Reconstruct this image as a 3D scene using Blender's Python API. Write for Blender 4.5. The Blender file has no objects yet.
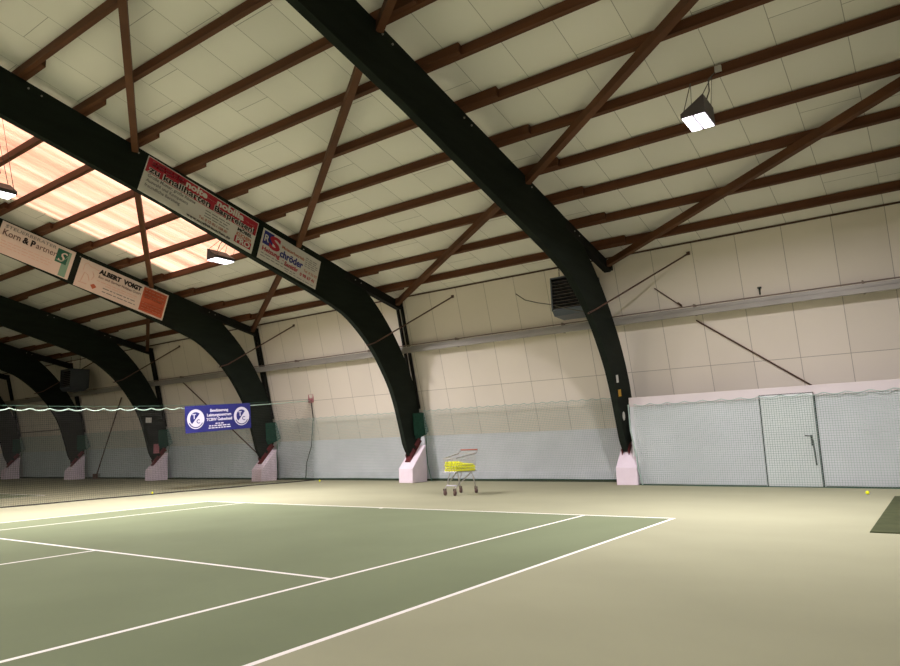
import bpy, bmesh, math, random
from mathutils import Vector, Matrix
random.seed(7)
SC = bpy.context.scene
COL = SC.collection
V = Vector

# ------------------------------------------------------------------ materials
def mat(name, col, rough=0.7, metal=0.0, spec=0.3, emit=None, strength=0.0):
    m = bpy.data.materials.new(name); m.use_nodes = True
    b = m.node_tree.nodes['Principled BSDF']
    b.inputs['Base Color'].default_value = (*col, 1)
    b.inputs['Roughness'].default_value = rough
    b.inputs['Metallic'].default_value = metal
    b.inputs['Specular IOR Level'].default_value = spec
    if emit:
        b.inputs['Emission Color'].default_value = (*emit, 1)
        b.inputs['Emission Strength'].default_value = strength
    return m

def N(m, t, **kw):
    n = m.node_tree.nodes.new(t)
    for k, v in kw.items(): setattr(n, k, v)
    return n
def L(m, a, b): m.node_tree.links.new(a, b)
def BS(m): return m.node_tree.nodes['Principled BSDF']
def M_(m, op, a, b=None, c=None):
    n = N(m, 'ShaderNodeMath', operation=op)
    for i, x in enumerate((a, b, c)):
        if x is None: continue
        if isinstance(x, (int, float)): n.inputs[i].default_value = x
        else: L(m, x, n.inputs[i])
    return n.outputs[0]
def mixc(m, fac, a, b):
    n = N(m, 'ShaderNodeMix', data_type='RGBA')
    if isinstance(fac, (int, float)): n.inputs[0].default_value = fac
    else: L(m, fac, n.inputs[0])
    for i, x in ((6, a), (7, b)):
        if isinstance(x, tuple): n.inputs[i].default_value = (*x, 1)
        else: L(m, x, n.inputs[i])
    return n.outputs[2]

def noise_mat(name, c1, c2, scale=(3, 3, 3), rough=0.8, detail=4, metal=0, spec=0.3, bump=0.0):
    m = mat(name, c1, rough, metal, spec)
    tc = N(m, 'ShaderNodeTexCoord'); mp = N(m, 'ShaderNodeMapping')
    mp.inputs['Scale'].default_value = scale
    L(m, tc.outputs['Object'], mp.inputs['Vector'])
    nz = N(m, 'ShaderNodeTexNoise'); nz.inputs['Scale'].default_value = 1; nz.inputs['Detail'].default_value = detail
    L(m, mp.outputs[0], nz.inputs['Vector'])
    rp = N(m, 'ShaderNodeMapRange'); rp.inputs[1].default_value = 0.35; rp.inputs[2].default_value = 0.65
    L(m, nz.outputs[0], rp.inputs[0])
    L(m, mixc(m, rp.outputs[0], c1, c2), BS(m).inputs['Base Color'])
    if bump:
        bp = N(m, 'ShaderNodeBump'); bp.inputs['Strength'].default_value = bump; bp.inputs['Distance'].default_value = 0.01
        L(m, nz.outputs[0], bp.inputs['Height']); L(m, bp.outputs[0], BS(m).inputs['Normal'])
    return m

def board_mat(name, base, dark, axis_a, axis_b, wa, lb, a0=0.0, line=0.012, vary=0.07, drop=0.25):
    """boards of width wa along axis_a, length lb along axis_b with random stagger per row; dark butt joints"""
    m = mat(name, base, 0.85, 0, 0.15)
    tc = N(m, 'ShaderNodeTexCoord'); sx = N(m, 'ShaderNodeSeparateXYZ')
    L(m, tc.outputs['Object'], sx.inputs[0])
    a = M_(m, 'DIVIDE', M_(m, 'SUBTRACT', sx.outputs[axis_a], a0), wa)
    row = M_(m, 'FLOOR', a); fa = M_(m, 'FRACT', a)
    wn = N(m, 'ShaderNodeTexWhiteNoise', noise_dimensions='1D'); L(m, row, wn.inputs['W'])
    b = M_(m, 'DIVIDE', sx.outputs[axis_b], lb)
    if drop > 0: b = M_(m, 'ADD', b, wn.outputs['Value'])
    else: b = M_(m, 'ADD', b, drop / lb)
    colm = M_(m, 'FLOOR', b); fb = M_(m, 'FRACT', b)
    la = M_(m, 'LESS_THAN', fa, line / wa); lbm = M_(m, 'LESS_THAN', fb, line / lb)
    ln = M_(m, 'MAXIMUM', la, lbm)
    cv = N(m, 'ShaderNodeCombineXYZ'); L(m, row, cv.inputs[0]); L(m, colm, cv.inputs[1])
    w2 = N(m, 'ShaderNodeTexWhiteNoise', noise_dimensions='3D'); L(m, cv.outputs[0], w2.inputs['Vector'])
    nz = N(m, 'ShaderNodeTexNoise'); nz.inputs['Scale'].default_value = 0.7; nz.inputs['Detail'].default_value = 5
    L(m, tc.outputs['Object'], nz.inputs['Vector'])
    f = M_(m, 'ADD', M_(m, 'MULTIPLY', w2.outputs['Value'], vary), M_(m, 'MULTIPLY', nz.outputs[0], 0.12))
    f = M_(m, 'SUBTRACT', 1.04, f)
    vm = N(m, 'ShaderNodeVectorMath', operation='SCALE'); vm.inputs[0].default_value = base; L(m, f, vm.inputs['Scale'])
    L(m, mixc(m, M_(m, 'MULTIPLY', ln, 0.6), vm.outputs[0], dark), BS(m).inputs['Base Color'])
    return m

MT = {}
MT['ceiling'] = board_mat('ceiling_boards', (0.80, 0.77, 0.70), (0.12, 0.11, 0.08), 0, 1, 0.925, 2.35, 0.08)
MT['wall'] = board_mat('wall_boards', (0.75, 0.685, 0.60), (0.12, 0.1, 0.08), 0, 2, 0.99, 3.4, -2.09 - 0.99 * 40, 0.013, 0.06, -2.80)
MT['wallbase'] = noise_mat('white_masonry', (0.69, 0.70, 0.73), (0.61, 0.62, 0.65), (1, 1, 1))
MT['skirting'] = noise_mat('skirting_board', (0.66, 0.68, 0.72), (0.58, 0.6, 0.64), (2, 2, 2))
MT['greenstrip'] = mat('green_edge_strip', (0.05, 0.065, 0.04), 0.9)
MT['arch'] = noise_mat('dark_green_glulam', (0.0125, 0.0175, 0.0125), (0.009, 0.0125, 0.009), (1.2, 1.2, 6), 0.75, spec=0.12)
MT['archtail'] = noise_mat('near_black_timber', (0.013, 0.013, 0.011), (0.009, 0.009, 0.008), (2, 2, 2), 0.7, spec=0.12)
MT['shoe'] = noise_mat('red_oxide_steel', (0.13, 0.02, 0.022), (0.08, 0.014, 0.014), (6, 6, 6), 0.6)
MT['plinth'] = noise_mat('painted_concrete', (0.78, 0.68, 0.76), (0.72, 0.62, 0.70), (3, 3, 3), 0.8)
MT['purlin'] = noise_mat('stained_pine', (0.112, 0.041, 0.0165), (0.075, 0.027, 0.011), (0.5, 9, 9), 0.65, spec=0.25)
MT['brace'] = noise_mat('stained_pine_brace', (0.125, 0.049, 0.020), (0.088, 0.034, 0.014), (1.5, 1.5, 4), 0.65, spec=0.25)
MT['rail'] = noise_mat('galvanised_steel', (0.33, 0.31, 0.28), (0.27, 0.255, 0.23), (1, 4, 4), 0.5, metal=0.1)
MT['pipe'] = mat('brown_pipe', (0.2, 0.15, 0.12), 0.5, 0.2)
MT['rod'] = mat('rusty_steel_rod', (0.10, 0.055, 0.04), 0.6, 0.3)
MT['cable'] = mat('grey_cable', (0.09, 0.08, 0.07), 0.6)
MT['netgreen'] = mat('green_net_cord', (0.33, 0.44, 0.40), 0.8)
MT['netpale'] = mat('pale_mint_cord', (0.42, 0.56, 0.48), 0.8)
MT['netdark'] = mat('dark_net_cord', (0.03, 0.029, 0.026), 0.9)
MT['netdense'] = noise_mat('dark_green_mesh_cloth', (0.010, 0.055, 0.035), (0.006, 0.036, 0.023), (20, 20, 20), 0.9)
MT['netgreen2'] = mat('mid_green_cord', (0.045, 0.10, 0.07), 0.8)
MT['partition'] = noise_mat('white_partition', (0.68, 0.70, 0.73), (0.62, 0.64, 0.67), (1, 1, 1), 0.7)
MT['partcap'] = noise_mat('white_capping', (0.65, 0.59, 0.60), (0.60, 0.54, 0.55), (1, 1, 1), 0.7)
MT['doorleaf'] = noise_mat('white_door', (0.68, 0.72, 0.72), (0.63, 0.66, 0.66), (1, 1, 1), 0.6)
MT['gap'] = mat('dark_door_gap', (0.03, 0.04, 0.035), 0.9)
MT['handle'] = mat('dark_metal_handle', (0.08, 0.09, 0.085), 0.4, 0.6)
MT['line'] = mat('white_line_tape', (0.87, 0.83, 0.80), 0.7)
MT['court'] = noise_mat('green_carpet_court', (0.192, 0.226, 0.135), (0.170, 0.20, 0.119), (0.45, 0.45, 1), 0.95, detail=8, spec=0.1)
MT['surround'] = noise_mat('beige_carpet_surround', (0.352, 0.352, 0.238), (0.316, 0.317, 0.214), (0.35, 0.5, 1), 0.95, detail=8, spec=0.1)
MT['matgreen'] = noise_mat('dark_green_mat', (0.068, 0.078, 0.038), (0.055, 0.064, 0.031), (4, 4, 1), 0.95, spec=0.1)
MT['heater'] = mat('grey_blue_sheet_metal', (0.09, 0.105, 0.13), 0.45, 0.3)
MT['heaterin'] = mat('dark_heater_inside', (0.012, 0.012, 0.014), 0.7)
MT['slat'] = mat('brown_grey_slat', (0.09, 0.075, 0.075), 0.5, 0.3)
MT['lamphouse'] = mat('purple_grey_housing', (0.11, 0.095, 0.105), 0.5, 0.3)
MT['lampface'] = mat('lit_led_lens', (0.9, 0.9, 0.9), 0.4, emit=(0.95, 0.9, 1.0), strength=6)
MT['box'] = mat('pale_grey_plastic', (0.45, 0.43, 0.40), 0.6)
MT['chrome'] = mat('chrome_wire', (0.55, 0.53, 0.52), 0.3, 0.8)
MT['trolleyhandle'] = mat('red_plastic_grip', (0.45, 0.13, 0.09), 0.5)
MT['wheel'] = mat('brown_grey_castor', (0.16, 0.10, 0.09), 0.6)
MT['ball'] = noise_mat('yellow_felt', (0.93, 0.95, 0.035), (0.85, 0.90, 0.025), (40, 40, 40), 0.9)
MT['white'] = mat('sign_white', (0.66, 0.63, 0.60), 0.5)
MT['signwhite2'] = mat('sign_cream_white', (0.72, 0.62, 0.57), 0.5)
MT['red'] = mat('sign_red', (0.42, 0.025, 0.045), 0.5)
MT['blue'] = mat('sign_blue', (0.02, 0.025, 0.20), 0.5)
MT['black'] = mat('print_black', (0.012, 0.011, 0.012), 0.5)
MT['grey'] = mat('print_grey', (0.22, 0.21, 0.21), 0.5)
MT['orange'] = mat('sign_orange', (0.52, 0.12, 0.06), 0.5)
MT['peach'] = mat('print_peach', (0.68, 0.42, 0.34), 0.5)
MT['rust'] = mat('print_rust', (0.45, 0.12, 0.06), 0.5)
MT['brown'] = mat('print_brown', (0.14, 0.085, 0.075), 0.5)
MT['green'] = mat('sign_green', (0.02, 0.13, 0.085), 0.5)
MT['greenpale'] = mat('sign_pale_green', (0.20, 0.36, 0.28), 0.5)
MT['banner'] = noise_mat('royal_blue_banner', (0.022, 0.024, 0.165), (0.018, 0.02, 0.135), (3, 3, 3), 0.6)
MT['bannertext'] = mat('banner_white', (0.62, 0.60, 0.70), 0.6)
MT['yellowtag'] = mat('yellow_tag', (0.55, 0.31, 0.03), 0.5)
MT['paper'] = mat('white_paper', (0.6, 0.6, 0.56), 0.7)
MT['pinktag'] = mat('pink_plaque', (0.42, 0.16, 0.18), 0.6)
MT['tealtag'] = mat('teal_tag', (0.10, 0.22, 0.20), 0.6)

# translucent roof sheets, back-lit by the evening sky
m = mat('lit_rooflight_sheet', (0.8, 0.6, 0.5), 0.4)
tc = N(m, 'ShaderNodeTexCoord'); sx = N(m, 'ShaderNodeSeparateXYZ'); L(m, tc.outputs['Object'], sx.inputs[0])
wv = N(m, 'ShaderNodeTexNoise'); wv.inputs['Scale'].default_value = 1.0; wv.inputs['Detail'].default_value = 3
mp = N(m, 'ShaderNodeMapping'); mp.inputs['Scale'].default_value = (2.1, 0.06, 0.0)
L(m, tc.outputs['Object'], mp.inputs['Vector']); L(m, mp.outputs[0], wv.inputs['Vector'])
rr = N(m, 'ShaderNodeMapRange'); rr.inputs[1].default_value = 0.36; rr.inputs[2].default_value = 0.62
L(m, wv.outputs[0], rr.inputs[0])
L(m, mixc(m, rr.outputs[0], (1.0, 0.40, 0.26), (1.0, 0.66, 0.49)), BS(m).inputs['Emission Color'])
SKY_E = 0.76
L(m, M_(m, 'MULTIPLY_ADD', rr.outputs[0], SKY_E * 0.9, SKY_E * 0.62), BS(m).inputs['Emission Strength'])
MT['skylight'] = m

# ------------------------------------------------------------------ mesh builder
class MB:
    def __init__(s): s.v = []; s.f = []; s.mi = []
    def add(s, vs, fs, mi=0):
        o = len(s.v); s.v += [tuple(x) for x in vs]; s.f += [tuple(i + o for i in f) for f in fs]; s.mi += [mi] * len(fs); return s
    def hexa(s, p, mi=0):      # 8 corners: bottom ring 0-3, top ring 4-7
        return s.add(p, [(3, 2, 1, 0), (4, 5, 6, 7), (0, 1, 5, 4), (1, 2, 6, 5), (2, 3, 7, 6), (3, 0, 4, 7)], mi)
    def box(s, c, d, rot=None, mi=0):
        c = V(c); h = V(d) / 2
        p = [V((x * h.x, y * h.y, z * h.z)) for z in (-1, 1) for x, y in ((-1, -1), (1, -1), (1, 1), (-1, 1))]
        if rot is not None: p = [rot @ q for q in p]
        return s.hexa([c + q for q in p], mi)
    def beam(s, a, b, w, h, up=(0, 0, 1), mi=0):   # rectangular bar; w sideways, h along up
        a = V(a); b = V(b); t = (b - a).normalized(); sd = t.cross(V(up)).normalized(); u = sd.cross(t)
        sd *= w / 2; u = u * (h / 2)
        return s.hexa([a - sd - u, b - sd - u, b + sd - u, a + sd - u, a - sd + u, b - sd + u, b + sd + u, a + sd + u], mi)
    def prismx(s, prof, x0, x1, mi=0):             # convex YZ profile extruded along X
        n = len(prof)
        p = [(x0, y, z) for y, z in prof] + [(x1, y, z) for y, z in prof]
        return s.add(p, [tuple(range(n))[::-1], tuple(range(n, 2 * n))] + [(i, (i + 1) % n, n + (i + 1) % n, n + i) for i in range(n)], mi)
    def tube(s, path, r, n=6, mi=0, closed=False):
        path = [V(p) for p in path]; m = len(path); rings = []
        ref = None
        for i, p in enumerate(path):
            if closed: t = path[(i + 1) % m] - path[i - 1]
            else: t = path[min(i + 1, m - 1)] - path[max(i - 1, 0)]
            t.normalize()
            if ref is None or abs(ref.dot(t)) > 0.95: ref = V((0, 0, 1)) if abs(t.z) < 0.9 else V((1, 0, 0))
            a = t.cross(ref).normalized(); b = a.cross(t)
            rings.append([p + a * (r * math.cos(2 * math.pi * k / n)) + b * (r * math.sin(2 * math.pi * k / n)) for k in range(n)])
        vs = [q for R in rings for q in R]; fs = []
        for i in range(m if closed else m - 1):
            j = (i + 1) % m
            fs += [(i * n + k, i * n + (k + 1) % n, j * n + (k + 1) % n, j * n + k) for k in range(n)]
        if not closed: fs += [tuple(range(n))[::-1], tuple(range((m - 1) * n, m * n))]
        return s.add(vs, fs, mi)
    def cyl(s, a, b, r, n=16, mi=0): return s.tube([a, b], r, n, mi)
    def build(s, name, material, parent=None, smooth=False, loc=None):
        me = bpy.data.meshes.new(name); 
        if loc is not None: s.v = [tuple(V(x) - V(loc)) for x in s.v]
        me.from_pydata(s.v, [], s.f)
        for mm in (material if isinstance(material, (list, tuple)) else [material]): me.materials.append(mm)
        for p, i in zip(me.polygons, s.mi): p.material_index = i
        bm = bmesh.new(); bm.from_mesh(me); bmesh.ops.recalc_face_normals(bm, faces=bm.faces); bm.to_mesh(me); bm.free()
        if smooth:
            for p in me.polygons: p.use_smooth = True
        o = bpy.data.objects.new(name, me); COL.objects.link(o)
        if loc is not None: o.location = loc
        if parent is not None:
            o.parent = parent
            # parts are modelled in world coordinates unless their parent is an origin-less prototype
            o.matrix_parent_inverse = Matrix.Translation(-V(parent.location)) if parent.get('_w') else Matrix()
        return o

def tag(o, label=None, cat=None, group=None, kind=None):
    if label: o['label'] = label
    if cat: o['category'] = cat
    if group: o['group'] = group
    if kind: o['kind'] = kind
    return o
def thing(name, loc, label, cat, group=None):
    """an Empty at the base of the thing; its parts are modelled relative to it"""
    o = bpy.data.objects.new(name, None); COL.objects.link(o); o.location = loc
    o.empty_display_size = 0.1
    return tag(o, label, cat, group)
def copy_tree(o, parent=None):
    c = o.copy(); COL.objects.link(c)
    if parent is not None: c.parent = parent
    for ch in list(o.children): copy_tree(ch, c)
    return c

# ------------------------------------------------------------------ layout of the hall (metres)
# X along the long wall, Y towards that wall, Z up; baseline/right-sideline corner of the court is the origin
AX = [3.764 - 6.977 * i for i in range(8)]            # arch planes, right to left
RIDGE = -11.885
SL = 0.244
def ztop(y): return 7.085 - SL * y                      # top edge of the arches = underside of the purlins
CEIL = 0.195
XR, XL, YB = 10.9, -52.0, 2 * RIDGE - 7.45

# ------------------------------------------------------------------ floor with painted courts
def floor():
    rects = []                                         # (x0,x1,y0,y1,material)
    w = 0.05
    for X0, w2 in ((0.0, w), (-19.1, w)):
        xr, xl, yb, yf = X0 + .05, X0 - 10.97, 0.0, -23.77
        rects.append((xl, xr, yf, yb, 1))
        g = []
        for x in (xl, xl + 1.37, xr - 1.38 - w, xr - w): g.append((x, x + w, yf, yb))
        for y in (yb - w * 1.2, yf): g.append((xl, xr, y, y + w * 1.2))
        for y in (-5.485, -18.285): g.append((xl + 1.37, xr - 1.38, y - w / 2, y + w / 2))
        xm = xl + 5.485; g.append((xm - w / 2, xm + w / 2, -18.285, -5.485))
        for y in (yb - 0.16, yf + 0.06): g.append((xm - w / 2, xm + w / 2, y, y + 0.10))
        rects += [(*r, 2) for r in g]
    xs = sorted({XL, XR} | {round(v, 4) for r in rects for v in r[:2]})
    ys = sorted({YB, 7.6} | {round(v, 4) for r in rects for v in r[2:4]})
    b = MB(); nx = len(xs)
    vs = [(x, y, 0) for y in ys for x in xs]; fs = []; ms = []
    for j in range(len(ys) - 1):
        for i in range(nx - 1):
            cx, cy = (xs[i] + xs[i + 1]) / 2, (ys[j] + ys[j + 1]) / 2; k = 0
            for r in rects:
                if r[0] < cx < r[1] and r[2] < cy < r[3]: k = max(k, r[4])
            fs.append((j * nx + i, j * nx + i + 1, (j + 1) * nx + i + 1, (j + 1) * nx + i)); ms.append(k)
    b.v, b.f, b.mi = vs, fs, ms
    tag(b.build('floor', [MT['surround'], MT['court'], MT['line']]), 'beige carpet floor with two green tennis courts and white lines', 'floor', kind='structure')
floor()

# ------------------------------------------------------------------ walls and ceiling
def struct(name, b, m, label, cat, smooth=False): return tag(b.build(name, m, smooth=smooth), label, cat, kind='structure')

wy = lambda z: 7.39 - 0.26 * (z - 1.4)                 # leaning panelled wall
b = MB().prismx([(wy(1.4), 1.4), (wy(6.15), 6.15), (wy(6.15) + .2, 6.2), (wy(1.4) + .2, 1.4)], XL, XR)
w = struct('wall_back', b, MT['wall'], 'leaning wall of beige boards behind the arches', 'wall')
b = MB().prismx([(7.45, 0), (7.40, 1.4), (7.59, 1.4), (7.60, 0)], XL, XR)
struct('wall_back_base', b, MT['wallbase'], 'white low masonry wall below the leaning boards', 'wall')
b = MB().prismx([(7.40, 0.06), (7.41, .27), (7.44, .27), (7.449, 0.06)], XL, XR)
struct('baseboard_back', b, MT['skirting'], 'pale skirting along the foot of the back wall', 'baseboard')
b = MB().prismx([(7.36, 0.0), (7.38, .06), (7.448, .06), (7.449, 0.0)], XL, XR)  # plain dark green strip at the wall foot
struct('baseboard_back_edge', b, MT['greenstrip'], 'dark green strip along the foot of the back wall', 'baseboard')

zc = lambda y: ztop(y) + CEIL
SKX0, SKX1, SKY0, SKY1 = -16.02, -11.15, -11.0, 2.15
def slab(b, x0, x1, y0, y1, f=zc, t=0.12):
    b.hexa([(x0, y0, f(y0)), (x1, y0, f(y0)), (x1, y1, f(y1)), (x0, y1, f(y1)), (x0, y0, f(y0) + t), (x1, y0, f(y0) + t), (x1, y1, f(y1) + t), (x0, y1, f(y1) + t)])
b = MB()
slab(b, SKX1, XR, RIDGE, 6.6); slab(b, XL, SKX0, RIDGE, 6.6)
slab(b, SKX0, SKX1, SKY1, 6.6); slab(b, SKX0, SKX1, RIDGE, SKY0)
zm = lambda y: zc(2 * RIDGE - y)
slab(b, SKX1, XR, YB, RIDGE, zm); slab(b, XL, SKX0, YB, RIDGE, zm)
slab(b, SKX0, SKX1, YB, 2 * RIDGE - SKY1, zm); slab(b, SKX0, SKX1, 2 * RIDGE - SKY0, RIDGE, zm)
struct('ceiling', b, MT['ceiling'], 'sloping ceiling of pale insulation boards', 'ceiling')
# rooflight: corrugated sheets running down the slope
b = MB(); n = 230; vs = []; fs = []
for i in range(n + 1):
    x = SKX0 + (SKX1 - SKX0) * i / n; dz = 0.05 + 0.025 * math.sin(2 * math.pi * i / 6)
    vs += [(x, SKY0, zc(SKY0) + dz), (x, SKY1, zc(SKY1) + dz)]
for i in range(n): fs.append((2 * i, 2 * i + 2, 2 * i + 3, 2 * i + 1))
b.add(vs, fs)
struct('window_1', b, MT['skylight'], 'peach glowing corrugated rooflight in the third bay', 'rooflight', True)
b = MB(); b.add([(x, 2 * RIDGE - y, z) for x, y, z in vs], fs)  # unseen mirror of the rooflight, added for warm light on the back wall
struct('window_fill', b, MT['skylight'], 'unseen corrugated rooflight added for fill light on the far slope behind the ridge', 'rooflight', True)
# trim at the wall head
b = MB().beam((XL, wy(5.73) - .02, 5.725), (XR, wy(5.73) - .02, 5.725), 0.03, 0.035)
struct('trim_1', b, MT['rod'], 'thin dark strip where the boarded wall meets the ceiling', 'trim')
# other sides of the hall
b = MB().box((XL - .1, (YB + 7.6) / 2, 5), (0.2, 7.6 - YB, 10.2)); struct('wall_left', b, MT['wall'], 'boarded end wall far to the left', 'wall')
b = MB().box((XR + .1, (YB + 7.6) / 2, 5), (0.2, 7.6 - YB, 10.2)); struct('wall_right', b, MT['wall'], 'boarded end wall to the right', 'wall')
b = MB().box(((XL + XR) / 2, YB - .1, 3.1), (XR - XL, 0.2, 6.2)); struct('wall_front', b, MT['wall'], 'boarded long wall behind the camera', 'wall')

# ------------------------------------------------------------------ arches
INN = [(RIDGE, 6.12 - .255 * RIDGE), (-6, 6.12 + .255 * 6), (-2, 6.12 + .51), (0.2, 5.99), (1.5, 5.61), (2.1, 5.44), (2.77, 5.24), (3.35, 5.04), (3.8, 4.86), (4.3, 4.52), (4.75, 4.14), (5.1, 3.77), (5.45, 3.30), (5.73, 2.86), (5.94, 2.4), (6.10, 1.93), (6.24, 1.5), (6.36, 1.10), (6.57, 0.80)]
OUT = [(RIDGE, ztop(RIDGE)), (-6, ztop(-6)), (-2, ztop(-2)), (.2, ztop(.2)), (2.2, ztop(2.2)), (3.4, ztop(3.4)), (3.95, 6.10), (4.35, 5.90), (4.7, 5.65), (5.05, 5.36), (5.38, 5.05), (5.70, 4.70), (5.98, 4.36), (6.24, 3.99), (6.49, 3.6), (6.70, 3.2), (6.89, 2.75), (7.04, 2.2), (7.09, 1.33)]
AW = 0.155
def resample(P, n):
    d = [0]
    for a, c in zip(P, P[1:]): d.append(d[-1] + math.dist(a, c))
    out = []
    for k in range(n + 1):
        t = d[-1] * k / n; i = 0
        while i < len(P) - 2 and d[i + 1] < t: i += 1
        u = (t - d[i]) / (d[i + 1] - d[i]); out.append((P[i][0] + (P[i + 1][0] - P[i][0]) * u, P[i][1] + (P[i + 1][1] - P[i][1]) * u))
    return out
def smooth_poly(P, k0):
    """Catmull-Rom on the curved part of a polyline"""
    R = list(P[:k0])
    for i in range(k0, len(P) - 1):
        p0, p1, p2, p3 = P[i - 1], P[i], P[i + 1], P[min(i + 2, len(P) - 1)]
        for s in range(3):
            t = s / 3
            R.append(tuple(.5 * (2 * b_ + (c_ - a_) * t + (2 * a_ - 5 * b_ + 4 * c_ - d_) * t * t + (3 * b_ - a_ - 3 * c_ + d_) * t ** 3) for a_, b_, c_, d_ in zip(p0, p1, p2, p3)))
    R.append(P[-1]); return R
ri = smooth_poly(INN, 4); ro = smooth_poly(OUT, 6)
NA = 96
ri = resample(ri, NA); ro = resample(ro, NA)
def arch_beam(mirror):
    b = MB(); vs = []; g = (lambda y: 2 * RIDGE - y) if mirror else (lambda y: y)
    for (yi, zi), (yo, zo) in zip(ri, ro):
        vs += [(-AW / 2, g(yi), zi), (AW / 2, g(yi), zi), (AW / 2, g(yo), zo), (-AW / 2, g(yo), zo)]
    fs = [(4 * i + k, 4 * i + (k + 1) % 4, 4 * i + 4 + (k + 1) % 4, 4 * i + 4 + k) for i in range(NA) for k in range(4)]
    fs += [(0, 1, 2, 3), (4 * NA + 3, 4 * NA + 2, 4 * NA + 1, 4 * NA)]
    return b.add(vs, fs)

ARCHLAB = ['dark green timber arch at the right end of the view, beyond the picture edge',
           'dark green timber arch in the foreground, right of the shopping trolley, with three small tags',
           'dark green timber arch carrying the red bargain sign and the plumber sign',
           'dark green timber arch carrying the tax adviser sign and the orange edged sign',
           'dark green timber arch fourth from the right, with a pink plaque at its foot',
           'dark green timber arch fifth from the right, with a teal tag at its foot',
           'dark green timber arch farthest left, cut by the left picture edge',
           'dark green timber arch beyond the left picture edge']
arches = []
ZP = lambda y: .42 + 1.046 * (y - 6.32)                # sloping top of the concrete plinths
t = thing('timber_arch', (AX[0], 6.5, 0), ARCHLAB[0], 'arch', 'timber arches of the hall')
OY = V((0, 6.5, 0))
def rel(b): b.v = [tuple(V(x) - OY) for x in b.v]; return b
bb = arch_beam(False); b2 = arch_beam(True); bb.add(b2.v, b2.f)
rel(bb).build('beam', MT['arch'], t)
b = MB().beam((0, 3.75, ztop(3.75) - .14), (0, 6.24, ztop(6.24) - .10), 0.17, 0.24); rel(b).build('rafter_tail', MT['archtail'], t)
b = MB().box((0, 6.22, 5.50), (.24, .14, .22)); rel(b).build('eave_bracket', MT['archtail'], t)
for sx_ in (-1, 1):
    b = MB().beam((sx_ * .085, 6.26, 5.45), (sx_ * .085, 7.02, 2.25), 0.06, 0.09, up=(0, 1, 0)); rel(b).build('wall_post', MT['archtail'], t)
b = MB(); d = (0.06, 0.06)
b.prismx([(6.50, ZP(6.50) + .004), (7.10, ZP(7.10) + .004), (7.08, ZP(7.08) + .05), (6.48, ZP(6.48) + .05)], -.10, .10)
b.prismx([(6.54, .72), (6.76, .95), (6.68, 1.03), (6.50, 0.84)], AW / 2 + .002, AW / 2 + .018)
b.prismx([(6.54, .72), (6.76, .95), (6.68, 1.03), (6.50, 0.84)], -AW / 2 - .018, -AW / 2 - .002)
b.prismx([(6.84, 1.05), (7.06, 1.28), (6.94, 1.36), (6.74, 1.14)], AW / 2 + .002, AW / 2 + .018)
rel(b).build('steel_shoe', MT['shoe'], t)
b = MB()
for k in range(6):
    y = -6.9 + k * 2.24
    for s_ in (-.12, .12):
        b = MB().cyl((AW / 2, y + s_, ztop(y + s_) - .12), (AW / 2 + .02, y + s_, ztop(y + s_) - .12), .018, 8); rel(b).build('bolt_head', MT['rail'], t)
arches.append(t)
for i in range(1, 7):
    c = copy_tree(arches[0]); c.location = (AX[i], 6.5, 0); c['label'] = ARCHLAB[i]; arches.append(c)
for ch in list(arches[1].children):
    if ch.name.startswith('wall_post'): bpy.data.objects.remove(ch)

def part_at(i, b, name, m, label=None, smooth=False):
    """a part modelled in world coordinates on arch i"""
    loc = V(arches[i].location); b.v = [tuple(V(x) - loc) for x in b.v]
    o = b.build(name, m, arches[i], smooth)
    if label: o['label'] = label
    return o
xf = AX[1] + AW / 2
part_at(1, MB().box((xf + .004, 6.15, 2.60), (.008, .13, .19), Matrix.Rotation(0.12, 3, 'X')), 'tag', MT['paper'], 'white paper tag')
part_at(1, MB().box((xf + .004, 6.24, 2.25), (.008, .17, .17), Matrix.Rotation(0.1, 3, 'X')), 'tag', MT['yellowtag'], 'yellow tag')
b = MB(); nn = 20
vs = [(x_, 6.40 + .075 * math.cos(2 * math.pi * k / nn), 1.68 + .11 * math.sin(2 * math.pi * k / nn)) for x_ in (xf + .001, xf + .008) for k in range(nn)]
b.add(vs, [tuple(range(nn)), tuple(range(nn, 2 * nn))] + [(k, (k + 1) % nn, nn + (k + 1) % nn, nn + k) for k in range(nn)])
part_at(1, b, 'tag', MT['paper'], 'white oval tag')
part_at(4, MB().box((AX[4] + AW / 2 + .004, 6.22, 2.52), (.008, .26, .22)), 'tag', MT['paper'], 'white tag')
part_at(4, MB().box((AX[4] + AW / 2 + .006, 6.62, 1.32), (.012, .26, .40)), 'plaque', MT['pinktag'], 'pink plaque')
part_at(5, MB().box((AX[5] + AW / 2 + .004, 6.86, 1.95), (.008, .3, .3)), 'tag', MT['tealtag'], 'teal tag')

# concrete plinths
PL = ['beyond the right picture edge', 'under the foreground arch, right of the shopping trolley', 'under the arch left of the shopping trolley', 'under the third arch from the right, right of the blue banner', 'under the fourth arch from the right, left of the blue banner', 'under the fifth arch from the right', 'under the arch at the left picture edge', 'beyond the left picture edge']
b = MB().prismx([(6.32, 0), (7.04, 0), (7.04, 1.12), (6.98, 1.11), (6.32, .42)], -.27, .27)
b.v = [(x, y - 6.32, z) for x, y, z in b.v]
p0 = b.build('concrete_plinth', MT['plinth']); bv = p0.modifiers.new('bevel', 'BEVEL'); bv.width = .012; bv.segments = 2
for i in range(7):
    o = p0 if i == 0 else p0.copy()
    if i: COL.objects.link(o)
    o.location = (AX[i] + (.10 if i == 1 else .05), 6.32 - (.06 if i == 1 else 0), 0)
    tag(o, 'pinkish white concrete plinth ' + PL[i], 'plinth', 'concrete plinths along the wall')

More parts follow.
